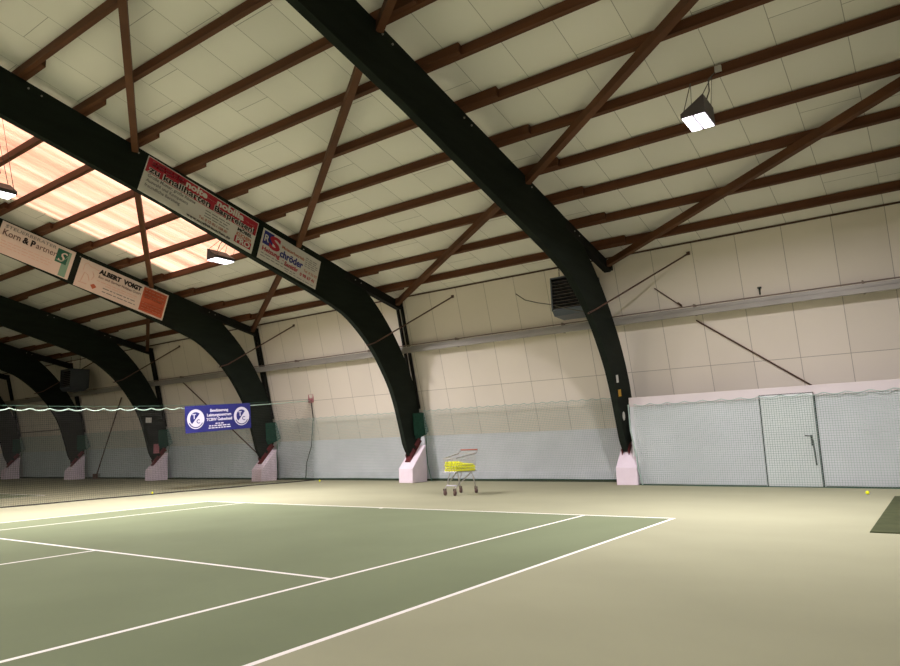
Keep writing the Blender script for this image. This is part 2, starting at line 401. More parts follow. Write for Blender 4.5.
# ------------------------------------------------------------------ purlins and braces
ORD = ['lowest', 'second lowest', 'third from the eave', 'fourth from the eave', 'fifth from the eave', 'sixth from the eave', 'seventh from the eave', 'eighth from the eave', 'ninth from the eave', 'tenth from the eave', 'eleventh from the eave', 'twelfth from the eave', 'thirteenth from the eave', 'fourteenth from the eave', 'fifteenth from the eave']
BAY = ['right of the foreground arch', 'left of the foreground arch', 'under the glowing rooflight bay', 'in the fourth bay from the right', 'in the fifth bay from the right', 'in the bay at the left picture edge']
PW, PH = 0.08, 0.165
lx = 6.977 / 2 + .85
b = MB()
b.prismx([(-PW / 2, SL * PW / 2), (PW / 2, -SL * PW / 2), (PW / 2, -SL * PW / 2 + PH), (-PW / 2, SL * PW / 2 + PH)], -lx, lx)
pur = b.build('purlin', MT['purlin'])
first = True
for bay, cnt in enumerate((15, 15, 15, 10, 6, 4)):
    off = .044 if bay % 2 == 0 else -.044
    for k in range(cnt):
        y = 5.40 - 1.145 * k + off
        o = pur if first else pur.copy()
        if not first: COL.objects.link(o)
        first = False
        o.location = ((AX[bay] + AX[bay + 1]) / 2, y, ztop(y) + .003)
        tag(o, 'brown roof purlin ' + BAY[bay] + ', ' + ORD[k], 'purlin', 'roof purlins')
NOD = [6.05, 2.0, -2.62, -6.97, -11.3]
LEV = ['meeting the eave', 'halfway up the slope', 'high on the slope', 'close to the ridge']
for bay in range(4):
    for j in range(4 if bay < 3 else 1):
        xa, xb = AX[bay] - AW / 2 - .005, AX[bay + 1] + AW / 2 + .005
        pa, pb = (xa, NOD[j + 1]), (xb, NOD[j])
        b = MB().beam((pa[0], pa[1], ztop(pa[1]) - .085), (pb[0], pb[1], ztop(pb[1]) - .085), .13, .15)
        mid = ((pa[0] + pb[0]) / 2, (pa[1] + pb[1]) / 2, ztop((pa[1] + pb[1]) / 2) - .085)
        o = b.build('diagonal_brace', MT['brace'], loc=mid)
        tag(o, 'brown diagonal roof brace ' + BAY[bay] + ', ' + LEV[j], 'brace', 'diagonal roof braces')

# ------------------------------------------------------------------ service rail and rods on the back wall
t = thing('wall_rail', (0, 6.5, 4.0), 'grey metal cable rail running along the whole leaning back wall', 'rail'); t['_w'] = 1
XRL, XRR = -46.0, XR - .1
b = MB().box(((XRL + XRR) / 2, 6.40, 4.03), (XRR - XRL, .07, .11)); b.build('channel', MT['rail'], t)
b = MB().box(((XRL + XRR) / 2, 6.42, 4.135), (XRR - XRL, .05, .08)); b.build('cover', MT['rail'], t)
b = MB().cyl((XRL, 6.44, 4.215), (XRR, 6.44, 4.215), .016, 8); b.build('conduit', MT['pipe'], t)
for k in range(16):
    x = 9.3 - 3.5 * k
    b = MB().box((x, 6.52, 4.12), (.035, .19, .27)); b.build('bracket', MT['pipe'], t)
def single(name, b, m, label, cat, group=None, smooth=False):
    c = V((sum(v[0] for v in b.v) / len(b.v), sum(v[1] for v in b.v) / len(b.v), min(v[2] for v in b.v)))
    return tag(b.build(name, m, None, smooth, c), label, cat, group)
WHERE = ['', 'at the foreground arch', 'at the arch with the plumber sign', 'at the arch with the tax adviser sign', 'at the fourth arch from the right', 'at the fifth arch from the right']
for i in range(1, 6):
    x = AX[i]
    b = MB().tube([(x + AW / 2 + .02, 4.62, 4.05), (x + AW / 2 + .02, 5.0, 4.18), (x + 2.03, wy(5.48) - .01, 5.48)], .022, 6)
    b.box((x + 2.03, wy(5.48) - .03, 5.48), (.08, .03, .08))
    single('stay_rod', b, MT['rod'], 'thin rusty stay rod up to the wall ' + WHERE[i], 'rod', 'stay rods')
wl = lambda x, z: (x, wy(z) - .03, z)
single('wall_rod', MB().tube([wl(-2.13, 4.80), wl(-1.52, 4.26)], .014, 6).box(wl(-1.58, 4.33), (.12, .05, .05), Matrix.Rotation(.75, 3, 'Y')), MT['rod'], 'short thin rod on the boards just above the rail, right of the foreground arch', 'rod', 'wall bracing rods')
single('wall_rod', MB().tube([wl(-1.25, 3.90), wl(1.05, 2.15)], .02, 6), MT['rod'], 'long thin diagonal rod on the wall above the white partition', 'rod', 'wall bracing rods')
single('wall_rod', MB().tube([(-22.3, 6.66, 4.0), (-17.75, 7.05, .85)], .022, 6), MT['rod'], 'thin diagonal rod behind the blue banner, running down to the plinth', 'rod', 'wall bracing rods')
single('wall_rod', MB().tube([(-27.2, 6.72, 3.7), (-30.15, 7.25, .1)], .03, 6).box((-30.15, 7.25, .12), (.3, .2, .24)), MT['rod'], 'dark diagonal rod reaching the floor between the fourth and fifth arches', 'rod', 'wall bracing rods')
# loose cables
def cable(pts, r, label, mt='cable'):
    return single('cable', MB().tube(pts, r, 5), MT[mt], label, 'cable')
cable([(-5.98, 6.3, 5.22), (-5.62, 6.15, 4.97), (-5.1, 5.9, 4.78), (-4.6, 5.6, 4.62), (-4.2, 5.2, 4.46), (-3.9, 5.1, 4.34), (-3.35, 5.2, 4.18)], .012, 'thin cable sagging across the louvred heater to the foreground arch')
cable([(-14.98, wy(2.9) - .02, 2.84), (-15.0, 7.1, 2.2), (-15.25, 7.25, 1.2), (-15.55, 7.3, .62), (-15.6, 7.3, .07)], .02, 'thin cable dropping from the net bracket down to the floor')
cable([(-30.95, 6.95, 2.45), (-31.7, 7.1, 2.1), (-32.25, 7.25, 1.2), (-32.3, 7.3, .07)], .025, 'thin cable hanging down the wall beside the fifth arch')
cable([(-38.0, 6.9, 2.45), (-31.3, 6.9, 2.47)], .022, 'dark horizontal cable between the two arches at the far left')
b = MB()
for dy, dz, sy, sz in ((0, .14, .02, .03), (0, -.14, .02, .03)): b.box((-14.98, wy(2.9) - .02, 2.9 + dz), (.24, .03, .03))
for dx in (-.11, .11): b.box((-14.98 + dx, wy(2.9) - .02, 2.9), (.03, .03, .30))
b.box((-14.98, wy(2.9) - .03, 2.85), (.1, .05, .08))
single('net_bracket', b, MT['pinktag'], 'small open red frame on the wall holding the end of the divider net rope', 'bracket')
# little black hook on the wall above the rail
single('wall_hook', MB().box((.27, wy(4.45) - .05, 4.36), (.03, .03, .16)).box((.27, wy(4.45) - .06, 4.44), (.08, .06, .03)), MT['gap'], 'small black hook just above the rail in the middle of the right bay', 'hook')

# ------------------------------------------------------------------ white partition with its door (right bay)
PY = 6.36
PX0, PX1, PZ = -2.83, AX[0] - .33, 2.08
b = MB().box(((PX0 + PX1) / 2, PY + .04, PZ / 2), (PX1 - PX0, .06, PZ)).box((PX0 - .065, PY + .04, (PZ + .68) / 2), (.13, .06, PZ - .68))
struct('wall_partition', b, MT['partition'], 'low white partition wall in the right bay', 'wall')
QX = PX0 - .13
b = MB().box(((QX + PX1) / 2, PY + .035, PZ + .02), (PX1 - QX, .09, .04)).box(((QX + PX1) / 2, PY + .001, PZ - .09), (PX1 - QX, .014, .19))
struct('trim_2', b, MT['partcap'], 'pale capping board along the top of the partition', 'trim')
DX0, DX1 = .10, 1.18
dr = tag(MB().box(((DX0 + DX1) / 2, PY, .985), (DX1 - DX0 - .03, .026, 1.94)).build('door_1', MT['doorleaf'], None, loc=((DX0 + DX1) / 2, PY, 0)), 'white flush door in the partition behind the net', 'door', kind='structure')
dr.location = ((DX0 + DX1) / 2, PY, 0)
dr['_w'] = 1
b = MB().box((DX0, PY + .003, .985), (.025, .018, 1.97)).box((DX1 + .005, PY + .003, .985), (.04, .018, 1.97)).box(((DX0 + DX1) / 2, PY + .003, 1.965), (DX1 - DX0, .018, .02)).box(((DX0 + DX1) / 2, PY + .003, .012), (DX1 - DX0, .018, .022))
b.build('frame_gap', MT['gap'], dr)
b = MB().box((DX1 - .12, PY - .035, 1.06), (.04, .03, .04)).tube([(DX1 - .12, PY - .04, 1.06), (DX1 - .24, PY - .06, 1.07)], .010, 8).box((DX1 - .12, PY - .02, 0.96), (.035, .012, .2))
b.build('door_handle', MT['handle'], dr)
b = MB().tube([(DX1 - .10, PY - .03, .98), (DX1 - .08, PY - .035, .45)], .017, 8); b.build('pull_bar', MT['handle'], dr)
b = MB().prismx([(PY - .04, 0.001), (PY - .03, .03), (PY + .005, .03), (PY + .005, 0.001)], PX0, DX0 - .03); b.prismx([(PY - .04, 0.001), (PY - .03, .03), (PY + .005, .03), (PY + .005, 0.001)], DX1 + .05, PX1)
struct('baseboard_partition', b, MT['greenstrip'], 'dark green edge along the foot of the partition', 'baseboard')

# ------------------------------------------------------------------ nets (every cord is geometry)
def net(name, P, U, W, su, sw, r, m, label, hem=None, hemr=.008, scal=0.0, per=.4, cat='net', wob=0.02, nu=6):
    """P origin (top corner), U along, W down; hem scallops hang between hooks"""
    U = V(U); W = V(W); P = V(P); lu, lw = U.length, W.length; ud, wd = U / lu, W / lw; nrm = ud.cross(wd)
    def pt(a, c):
        k = max(0, 1 - c / .5)
        z = scal * abs(math.sin(math.pi * a / per)) * k
        fl = wob * math.sin(a * 2.1 + .7 * math.sin(a * .9)) * min(1, c / 1.0 + .15)
        return P + ud * a + wd * (c + z * (1 - c / lw)) + nrm * fl
    b = MB(); nv = int(lu / su); nh = int(lw / sw)
    cs = [lw * q / 8 for q in range(9)]
    for i in range(nv + 1):
        a = min(i * su, lu); b.tube([pt(a, c) for c in cs], r, 3)
    for j in range(1, nh + 1):
        c = min(j * sw, lw); st = .2 if c < .5 and scal else .4
        n = max(2, int(lu / st)); b.tube([pt(lu * q / n, c) for q in range(n + 1)], r, 3)
    o = tag(b.build(name, m, None, False, P), label, cat); o['_w'] = 1
    n = int(lu / (per / 6)); h = MB().tube([pt(lu * q / n, 0) for q in range(n + 1)], hemr, 5)
    h.build('top_cord', hem or m, o)
    h = MB().tube([pt(lu * q / 60, lw) for q in range(61)], .012, 5); h.build('bottom_cord', MT['netgreen2'], o)
    return o
NS = .05
net('ball_net', (PX0 + .02, PY - .07, 1.955), (PX1 - .04 - PX0, 0, 0), (0, 0, -1.945), NS, NS, .0036, MT['netgreen'], 'pale green ball net hanging in front of the white partition and its door', MT['netgreen'], .009, .055, .42)
NB = ['', 'right behind the shopping trolley', 'between the second and third arches, ending near the net bracket', 'between the third and fourth arches, behind the blue banner', 'between the fourth and fifth arches', 'between the two arches at the far left']
for i in range(1, 6):
    x0, x1 = AX[i + 1] + .30, AX[i] - .15
    net('ball_net', (x0, 6.95 if i < 9 else 7, 2.2), (x1 - x0, 0, 0), (0, .3, -2.13), NS if i < 3 else .07, NS if i < 3 else .07, .0038 if i < 3 else .006, MT['netgreen'], 'pale green wall net ' + NB[i], MT['netgreen'], .009, .04, .30)
# dark doubled net wrapped round the arch feet
for i in range(2, 7):
    x = AX[i] + AW / 2 + .03
    b = MB(); n = 14; vs = []
    prof = [(6.66, 2.10), (6.68, 1.45), (6.78, 1.32), (7.12, 1.46), (7.26, 1.56), (7.02, 2.14)]
    vs = [(x + .025 * (k % 2), y, z) for k, (y, z) in enumerate(prof)] + [(x + .13 + .02 * (k % 2), y + .02, z - .02) if k >= 3 else (x + .02 + .02 * (k % 2), y + .01, z - .01) for k, (y, z) in enumerate(prof)]
    m_ = len(prof); b.add(vs, [tuple(range(m_))[::-1], tuple(range(m_, 2 * m_))] + [(k, (k + 1) % m_, m_ + (k + 1) % m_, m_ + k) for k in range(m_)])
    o = single('gathered_net', b, MT['netdense'], 'gathered dark green net end at the foot of ' + ['', '', 'the arch left of the shopping trolley', 'the third arch, beside the blue banner', 'the fourth arch from the right', 'the fifth arch from the right', 'the arch at the left edge'][i], 'net', 'gathered net ends')
    cord = MB().tube([(x + .17, 7.1, 1.45), (x + .22, 7.02, 1.0), (x + .30, 6.98, .5), (x + .46, 6.94, .02)], .016, 5)
    o['_w'] = 1; cord.build('end_cord', MT['netgreen2'], o)
b = MB().tube([(QX, PY - .06, 1.95), (QX + .02, PY - .07, 1.3), (PX0, PY - .09, .72), (PX0 + .04, PY - .12, .4), (PX0 + .13, PY - .14, .02)], .018, 5)
single('net_end_cord', b, MT['netgreen'], 'pale green net cord running down beside the foreground plinth', 'cord')

# court divider net across the hall
DXN = -15.05; DR = .0021
topz = lambda y: 2.36 + .0045 * (y + 3) ** 2 if y > -3 else 2.36
b = MB()
y0, y1 = -11.9, 7.25
n = int((y1 - y0) / .05)
for i in range(n + 1):
    y = y0 + i * .05; dx = .03 * math.sin(y * 2.3)
    b.tube([(DXN, y, topz(y)), (DXN + dx, y, topz(y) * .5), (DXN + dx * 1.6, y, .012)], DR, 3)
nz_ = 47
for j in range(1, nz_ + 1):
    f = j / nz_
    b.tube([(DXN + .03 * math.sin((y0 + (y1 - y0) * k / 60) * 2.3) * min(1.6, f * 2), y0 + (y1 - y0) * k / 60, topz(y0 + (y1 - y0) * k / 60) * (1 - f) + .012 * f) for k in range(61)], DR, 3)
dn = tag(b.build('divider_net', MT['netdark'], None, False, (DXN, 0, 0)), 'dark see-through divider net hanging across the hall left of the court', 'net'); dn['_w'] = 1
b = MB(); pts = []
for k in range(int((4.3 - y0) / .045)):
    y = y0 + k * .045; pts.append((DXN, y, topz(y) - .02 - .055 * abs(math.sin(math.pi * y / .46)) + .02))
b.tube(pts, .015, 5); b.build('scalloped_hem', MT['netpale'], dn)
b = MB().tube([(DXN, y0 + (7.1 - y0) * k / 50, topz(y0 + (7.1 - y0) * k / 50) + .06) for k in range(51)], .006, 5); b.build('top_rope', MT['netgreen2'], dn)
b = MB().tube([(DXN + .02, 7.2, topz(7.2)), (DXN + .02, 5.5, topz(5.5) - .01), (DXN + .02, 4.3, topz(4.3) - .02)], .014, 5); b.build('hem_cord', MT['netpale'], dn)
b = MB().tube([(DXN + .045 * math.sin((y0 + (y1 - y0) * k / 120) * 2.3), y0 + (y1 - y0) * k / 120, .015) for k in range(121)], .018, 5); b.build('bottom_cord', MT['netdark'], dn)

# ------------------------------------------------------------------ heaters
def heater(loc, label, chain):
    t = thing('air_heater', loc, label, 'heater', 'hanging air heaters')
    W_, D_, H_ = .98, .85, .86
    b = MB()
    b.box((0, D_ / 2 - .02, H_ / 2), (W_, .04, H_))
    for s in (-1, 1): b.box((s * (W_ / 2 - .02), 0, H_ / 2), (.04, D_, H_))
    b.box((0, 0, H_ - .02), (W_, D_, .04)); b.box((0, 0, .02), (W_, D_, .04))
    b.build('casing', MT['heater'], t)
    MB().box((0, .05, H_ / 2), (W_ - .1, D_ - .2, H_ - .1)).build('core', MT['heaterin'], t)
    for k in range(9):
        z = .09 + k * .084
        MB().box((0, -D_ / 2 + .05, z), (W_ - .09, .10, .014), Matrix.Rotation(.5, 3, 'X')).build('louvre', MT['slat'], t)
    MB().prismx([(-D_ / 2, 0), (-D_ / 2 + .1, -.12), (D_ / 2 - .2, -.15), (D_ / 2, 0)], -W_ / 2 + .02, W_ / 2 - .02).build('drip_tray', MT['heater'], t)
    for s in (-1, 1):
        b = MB()
        n = int((chain - H_) / .07)
        for k in range(n):
            z = H_ + .035 + k * .07; r = .02
            pts = [(s * (W_ / 2 - .06) + (r * math.cos(a) if k % 2 else 0), (0 if k % 2 else r * math.cos(a)), z + .042 * math.sin(a)) for a in [2 * math.pi * q / 8 for q in range(8)]]
            b.tube(pts, .006, 4, closed=True)
        b.build('chain', MT['rod'], t)
    return t
hy = 5.70
heater((-3.90, hy, 4.36), 'louvred grey air heater half hidden behind the foreground arch', ztop(hy) - 4.36 + .02)
h2 = heater((-29.2, 5.55, 4.22), 'dark boxy air heater hanging far off at the left between the fourth and fifth arches', ztop(5.55) - 4.22 + .02)

# ------------------------------------------------------------------ floodlights
def lamp(loc, label, zt, W_, flip=1, dy=.43):
    t = thing('floodlight', loc, label, 'lamp', 'hanging floodlights')
    wx, wyy = .185, .29
    p = [(-wx, -wyy, 0), (wx, -wyy, 0), (wx, wyy, 0), (-wx, wyy, 0), (-wx, -wyy, .07), (wx - .01, -wyy, .30), (wx - .01, wyy, .30), (-wx, wyy, .07)]
    b = MB().hexa([(flip * x, y, z) for x, y, z in p]); b.build('housing', MT['lamphouse'], t)
    for i_ in range(2):
        for j_ in range(3): MB().box((-wx / 2 + wx * i_, -wyy * .66 + wyy * .66 * j_, -.008), (wx - .035, wyy * .66 - .035, .014)).build('lens', MT['lampface'], t)
    h = zt - loc[2]
    for s_ in (-1, 1):
        top = (flip * s_ * .17, dy, h + .01); z0 = .08 if s_ < 0 else .30
        b = MB().tube([(flip * s_ * (wx - .03), -wyy + .05, z0), top, (flip * s_ * (wx - .03), wyy - .05, z0)], .007, 5)
        b.build('hanger', MT['cable'], t)
    MB().tube([(flip * (wx - .04), 0, .30), (flip * wx, .1, .5), (flip * (wx - .05), dy - .1, h - .08), (flip * (wx + .08), dy - .04, h + .06)], .010, 6).build('flex', MT['cable'], t)
    MB().box((flip * (wx + .10), dy - .03, h + .08), (.10, .06, .10)).build('junction_box', MT['box'], t)
    li = bpy.data.lights.new('floodlight_beam', 'AREA'); li.shape = 'RECTANGLE'; li.size = .34; li.size_y = .54
    li.energy = W_; li.color = (1.0, .93, .96); li.spread = math.radians(170)
    lo = bpy.data.objects.new('floodlight_beam', li); COL.objects.link(lo); lo.location = (loc[0], loc[1], loc[2] - .02)
    return t
LZ = 6.0
for x, y, z, w_, fl, lab in ((.78, .41, LZ, 520, 1, 'bright floodlight hanging below the purlins at the upper right'),
                  (-11.25, .41, LZ - .02, 620, -1, 'bright floodlight glaring in front of the lower edge of the rooflight'),
                  (-11.42, -4.7, 6.38, 560, -1, 'floodlight glowing at the left picture edge in front of the rooflight'),
                  (.86, -18.0, 6.9, 1500, 1, 'unseen floodlight added for fill over the far right of the court, behind the camera'),  # unseen rear pair, added so bounce off the floor lifts the ceiling
                  (-11.55, -18.0, 6.9, 1500, -1, 'unseen floodlight added for fill over the far left of the court, behind the camera'),
                  (-24.0, -18.0, 6.9, 1500, -1, 'unseen floodlight added for fill over the neighbouring court, behind the camera')):  # added to fill the dim left bays, no lit lamp known there
    dy = -.15 if -6 < y < -1 else .43
    zt = ztop(y + dy) if y > RIDGE else ztop(2 * RIDGE - y - .43)
    lamp((x, y, z), lab, zt + .01, w_, fl, dy)

# ------------------------------------------------------------------ lettering
def text(body, size, loc, R, m, parent, name='lettering', bold=0.0, ex=.003, align='LEFT', sx=1.0, shear=0.0, width=None):
    cu = bpy.data.curves.new(name, 'FONT'); cu.body = body; cu.size = size; cu.extrude = ex; cu.offset = bold; cu.align_x = align; cu.shear = shear
    cu.resolution_u = 3
    ob = bpy.data.objects.new(name, cu); COL.objects.link(ob)
    bpy.context.view_layer.update()
    dg = bpy.context.evaluated_depsgraph_get()
    me = bpy.data.meshes.new_from_object(ob.evaluated_get(dg))
    bpy.data.objects.remove(ob); bpy.data.curves.remove(cu)
    me.materials.clear(); me.materials.append(m)
    xs_ = [v.co.x for v in me.vertices]
    if width and xs_:
        f = width / (max(xs_) - min(xs_)); 
        for v in me.vertices: v.co.x *= f
    else:
        for v in me.vertices: v.co.x *= sx
    o = bpy.data.objects.new(name, me); COL.objects.link(o); o.parent = parent
    o.matrix_local = Matrix.Translation(V(loc)) @ R
    return o
def sign(x, tl, tr, h, label, mbase):
    """board on the +X face of an arch; local axes u (along), v (up), n (out of the face)"""
    d = V((0, tr[0] - tl[0], tr[1] - tl[1])); ln = d.length; u = d / ln; n = V((1, 0, 0)); v = n.cross(u)
    o = V((x, tl[0], tl[1])) - v * h
    R3 = Matrix((u, v, n)).transposed()
    t = thing('advertising_sign', o, label, 'sign', 'advertising signs on the arches')
    t.rotation_euler = R3.to_euler()
    MB().box((ln / 2, h / 2, .008), (ln, h, .014)).build('board', mbase, t)
    return t, ln, h
I3 = Matrix.Identity(4)
def panel(t, x0, x1, y0, y1, m, name='panel', z=.0175):
    return MB().box(((x0 + x1) / 2, (y0 + y1) / 2, z), (x1 - x0, y1 - y0, .004)).build(name, m, t)
def rules(t, x0, x1, ys_, hh, m, seed=0, name='small_print'):
    """lines of print too small to read in the photo: word-length dashes"""
    rnd = random.Random(seed); b = MB()
    for y in ys_:
        x = x0
        while x < x1 - .03:
            w_ = min(rnd.uniform(.06, .2), x1 - x); b.box((x + w_ / 2, y, .018), (w_, hh, .003)); x += w_ + .035
    return b.build(name, m, t)
E0 = .021
xs2, xs3 = AX[2] + AW / 2 + .004, AX[3] + AW / 2 + .004
# red bargain sign
t, ln, h = sign(xs2, (-2.31, 7.60), (.68, 6.79), .87, 'red and white kitchen bargain sign on the second arch', MT['white'])
panel(t, .02, ln - .02, h * .57, h - .02, MT['red'], 'red_band')
text('nolte', .215, (.98, h * .79, E0 + .002), I3, MT['white'], t, bold=.008, width=.58)
text('nobilia', .215, (1.84, h * .79, E0 + .002), I3, MT['white'], t, bold=.008, width=.80)
rules(t, .12, .95, [h * .90, h * .82], .035, MT['peach'], 1); rules(t, 1.58, 1.86, [h * .83], .035, MT['peach'], 2); rules(t, 2.72, ln - .08, [h * .83], .035, MT['peach'], 3)
wt = ln - .2
for body, u0_, wd_ in (('zu knallharten', .10, .555 * wt), ('Barpreisen!', .10 + .59 * wt, .41 * wt)):
    text(body, .20, (u0_, h * .60, E0 + .001), I3, MT['white'], t, bold=.014, width=wd_, name='lettering_outline')
    text(body, .20, (u0_, h * .60, E0 + .004), I3, MT['black'], t, bold=.004, width=wd_)
for k, s_ in enumerate(('Große Muster, große Räume', 'Auswahl und Kompetenz', 'freundliche Beratung')):
    text(s_, .105, (.10, h * (.46 - .135 * k), E0), I3, MT['grey'], t, bold=.001)
rules(t, 1.62, 2.32, [h * .47, h * .39, h * .31], .022, MT['grey'], 5)
text('Tel. 0 22 02 / 108 80', .095, (1.50, h * .17, E0), I3, MT['rust'], t)
text('www.moebel-kuechen.de', .095, (1.20, h * .05, E0), I3, MT['black'], t, width=1.22, bold=.001)
panel(t, ln - .58, ln - .06, .06, h * .56, MT['white'], 'logo_panel')
text('MÖBEL', .115, (ln - .55, h * .44, E0), I3, MT['black'], t, bold=.004, width=.44)
text('KÜCHEN', .115, (ln - .55, h * .30, E0), I3, MT['rust'], t, bold=.004, width=.44)
panel(t, ln - .57, ln - .07, .07, h * .28, MT['red'], 'logo_block', z=.0185)
text('PRO', .19, (ln - .53, .095, E0 + .002), I3, MT['white'], t, bold=.006, width=.42)
# plumber sign
t, ln, h = sign(xs2, (.84, 6.72), (2.80, 6.21), .84, 'white plumber sign with a blue and red letter logo on the second arch', MT['white'])
panel(t, .05, .36, h * .52, h * .95, MT['blue'], 'blue_square')
text('R', .26, (.07, h * .62, E0), I3, MT['white'], t, bold=.004)
text('S', .48, (.25, h * .50, E0 + .003), I3, MT['red'], t, bold=.018, width=.36)
text('chröder', .27, (.64, h * .41, E0), I3, MT['blue'], t, bold=.008, width=.80)
text('Meisterbetrieb', .12, (.66, h * .70, E0), I3, MT['rust'], t, bold=.001, width=.78)
text('Heizung', .16, (.07, h * .31, E0), I3, MT['red'], t, bold=.004, width=.58)
text('-', .17, (.76, h * .28, E0), I3, MT['red'], t)
text('Sanitär', .16, (.84, h * .22, E0), I3, MT['red'], t, bold=.004, width=.48)
rules(t, 1.50, ln - .08, [h * q for q in (.84, .77, .70, .63, .56)], .018, MT['grey'], 7)
rules(t, .07, 1.25, [h * .22, h * .13], .02, MT['grey'], 8); rules(t, .9, ln - .1, [h * .06], .016, MT['grey'], 9)
text('Tel. 0 22 02', .10, (1.50, h * .36, E0), I3, MT['rust'], t)
text('0 98 67 41', .125, (1.40, h * .17, E0), I3, MT['red'], t, bold=.003, width=.52)
# tax adviser sign
t, ln, h = sign(xs3, (-2.43, 7.635), (-.43, 7.135), .90, 'cream tax adviser sign with a green logo on the third arch', MT['signwhite2'])
text('STEUERBERATER', .125, (.10, h * .83, E0), I3, MT['grey'], t, width=1.40)
text('Korn', .25, (.08, h * .58, E0), I3, MT['brown'], t, bold=.002, width=.46)
text('& P', .25, (.62, h * .58, E0), I3, MT['black'], t, bold=.010, width=.34)
text('artner', .25, (.98, h * .58, E0), I3, MT['brown'], t, width=.58)
rules(t, .12, 1.5, [h * .40, h * .31, h * .22], .012, MT['peach'], 11)
panel(t, 1.56, 1.89, h * .44, h * .90, MT['green'], 'logo_block')
panel(t, 1.76, 1.96, h * .03, h * .44, MT['greenpale'], 'logo_strip'); panel(t, 1.895, 1.96, h * .44, h * .90, MT['greenpale'], 'logo_edge')
text('S', .42, (1.60, h * .50, E0), I3, MT['signwhite2'], t, bold=.002, width=.24, shear=.35, name='logo_swirl')
MB().tube([(1.57, h * .52, .021), (1.66, h * .50, .021), (1.77, h * .55, .021), (1.85, h * .66, .021), (1.88, h * .74, .021)], .012, 5).build('logo_sweep', MT['greenpale'], t)
# timber builder sign
t, ln, h = sign(xs3, (-.26, 7.02), (2.62, 6.30), .90, 'cream sign with an orange panel on the third arch', MT['signwhite2'])
text('ALBERT  VOIGT', .20, (.62, h * .72, E0), I3, MT['black'], t, bold=.012, width=1.42)
text('Bau- und Gartner Holzbau GmbH', .11, (.62, h * .57, E0), I3, MT['brown'], t, width=1.40)
rules(t, .62, 2.0, [h * .46], .018, MT['peach'], 21); rules(t, .85, 1.95, [h * .28, h * .16], .028, MT['grey'], 22); rules(t, .9, 1.9, [h * .38], .016, MT['peach'], 23)
b = MB()
for pts in ([(.14, .55), (.14, .75), (.22, .82), (.30, .75), (.60, .72)], [(.16, .2), (.2, .5), (.32, .46), (.4, .3)], [(.1, .16), (.36, .18)], [(.42, .62), (.5, .5), (.44, .36)]):
    b.tube([(a, c, .018) for a, c in pts], .008, 4)
b.build('building_sketch', MT['peach'], t)
MB().add([(.46, .20, .0185), (.56, .27, .0185), (.66, .20, .0185), (.56, .10, .0185), (.46, .20, .0205), (.56, .27, .0205), (.66, .20, .0205), (.56, .10, .0205)], [(3, 2, 1, 0), (4, 5, 6, 7), (0, 1, 5, 4), (1, 2, 6, 5), (2, 3, 7, 6), (3, 0, 4, 7)]).build('small_emblem', MT['rust'], t)
panel(t, ln - .88, ln - .05, .05, h - .05, MT['orange'], 'orange_panel')
rules(t, ln - .80, ln - .12, [h * .84, h * .72, h * .60], .03, MT['peach'], 31); rules(t, ln - .82, ln - .12, [h * .36, h * .26, h * .17], .02, MT['peach'], 32)

# ------------------------------------------------------------------ blue banner on the divider net
u0, u1 = (1.92, 2.50), (4.30, 2.66)
d = V((0, u1[0] - u0[0], u1[1] - u0[1])); ln = d.length; u = d / ln; n = V((1, 0, 0)); v = n.cross(u); h = .81
o_ = V((DXN + .09, u0[0], u0[1])) - v * h
t = thing('club_banner', o_, 'blue club banner with two round emblems hanging on the divider net', 'banner')
t.rotation_euler = Matrix((u, v, n)).transposed().to_euler()
b = MB(); nu_ = 24; vs = []
for zz in (0, .006):
    for j in range(2):
        for i in range(nu_ + 1): vs.append((ln * i / nu_, h * j, zz))
fs = []
q = nu_ + 1
for i in range(nu_):
    fs += [(i, i + 1, q + i + 1, q + i), (2 * q + i, 2 * q + i + 1, 3 * q + i + 1, 3 * q + i), (i, i + 1, 2 * q + i + 1, 2 * q + i), (q + i, q + i + 1, 3 * q + i + 1, 3 * q + i)]
fs += [(0, q, 3 * q, 2 * q), (nu_, q + nu_, 3 * q + nu_, 2 * q + nu_)]
b.add(vs, fs); b.build('cloth', MT['banner'], t)
def disc(cx, cy, r, z, m, name, a0=0, a1=2 * math.pi, th=.003):
    k = 28; full = abs(a1 - a0 - 2 * math.pi) < 1e-6
    ring = [(cx + r * math.cos(a0 + (a1 - a0) * i / k), cy + r * math.sin(a0 + (a1 - a0) * i / k)) for i in range(k + (0 if full else 1))]
    kk = len(ring); b = MB().add([(x, y, z) for x, y in ring] + [(x, y, z + th) for x, y in ring], [tuple(range(kk))[::-1], tuple(range(kk, 2 * kk))] + [(i, (i + 1) % kk, kk + (i + 1) % kk, kk + i) for i in range(kk)])
    return b.build(name, m, t)
for cx in (.36, ln - .36):
    cy = h * .50
    disc(cx, cy, .295, .008, MT['bannertext'], 'emblem_disc')
    disc(cx, cy + .01, .20, .012, MT['banner'], 'emblem_half', math.radians(48), math.radians(228))
    text('T', .20, (cx - .12, cy + .015, .0175), I3, MT['bannertext'], t, bold=.006, ex=.002, name='emblem_letter')
    text('C', .17, (cx + .015, cy - .13, .0145), I3, MT['banner'], t, bold=.004, ex=.002, name='emblem_letter')
    b = MB().tube([(cx + .25 * math.cos(math.radians(a)), cy + .25 * math.sin(math.radians(a)), .0115) for a in range(205, 340, 9)], .016, 5)
    b.build('emblem_rim_print', MT['banner'], t)
text('Bewässerung', .125, (ln / 2, h * .74, .010), I3, MT['bannertext'], t, align='CENTER', bold=.003)
text('Leistungszentrum', .125, (ln / 2, h * .57, .010), I3, MT['bannertext'], t, align='CENTER', bold=.003)
text('TCBW Gebesheid', .125, (ln / 2, h * .40, .010), I3, MT['bannertext'], t, align='CENTER', bold=.003)
b = MB(); rnd = random.Random(4)
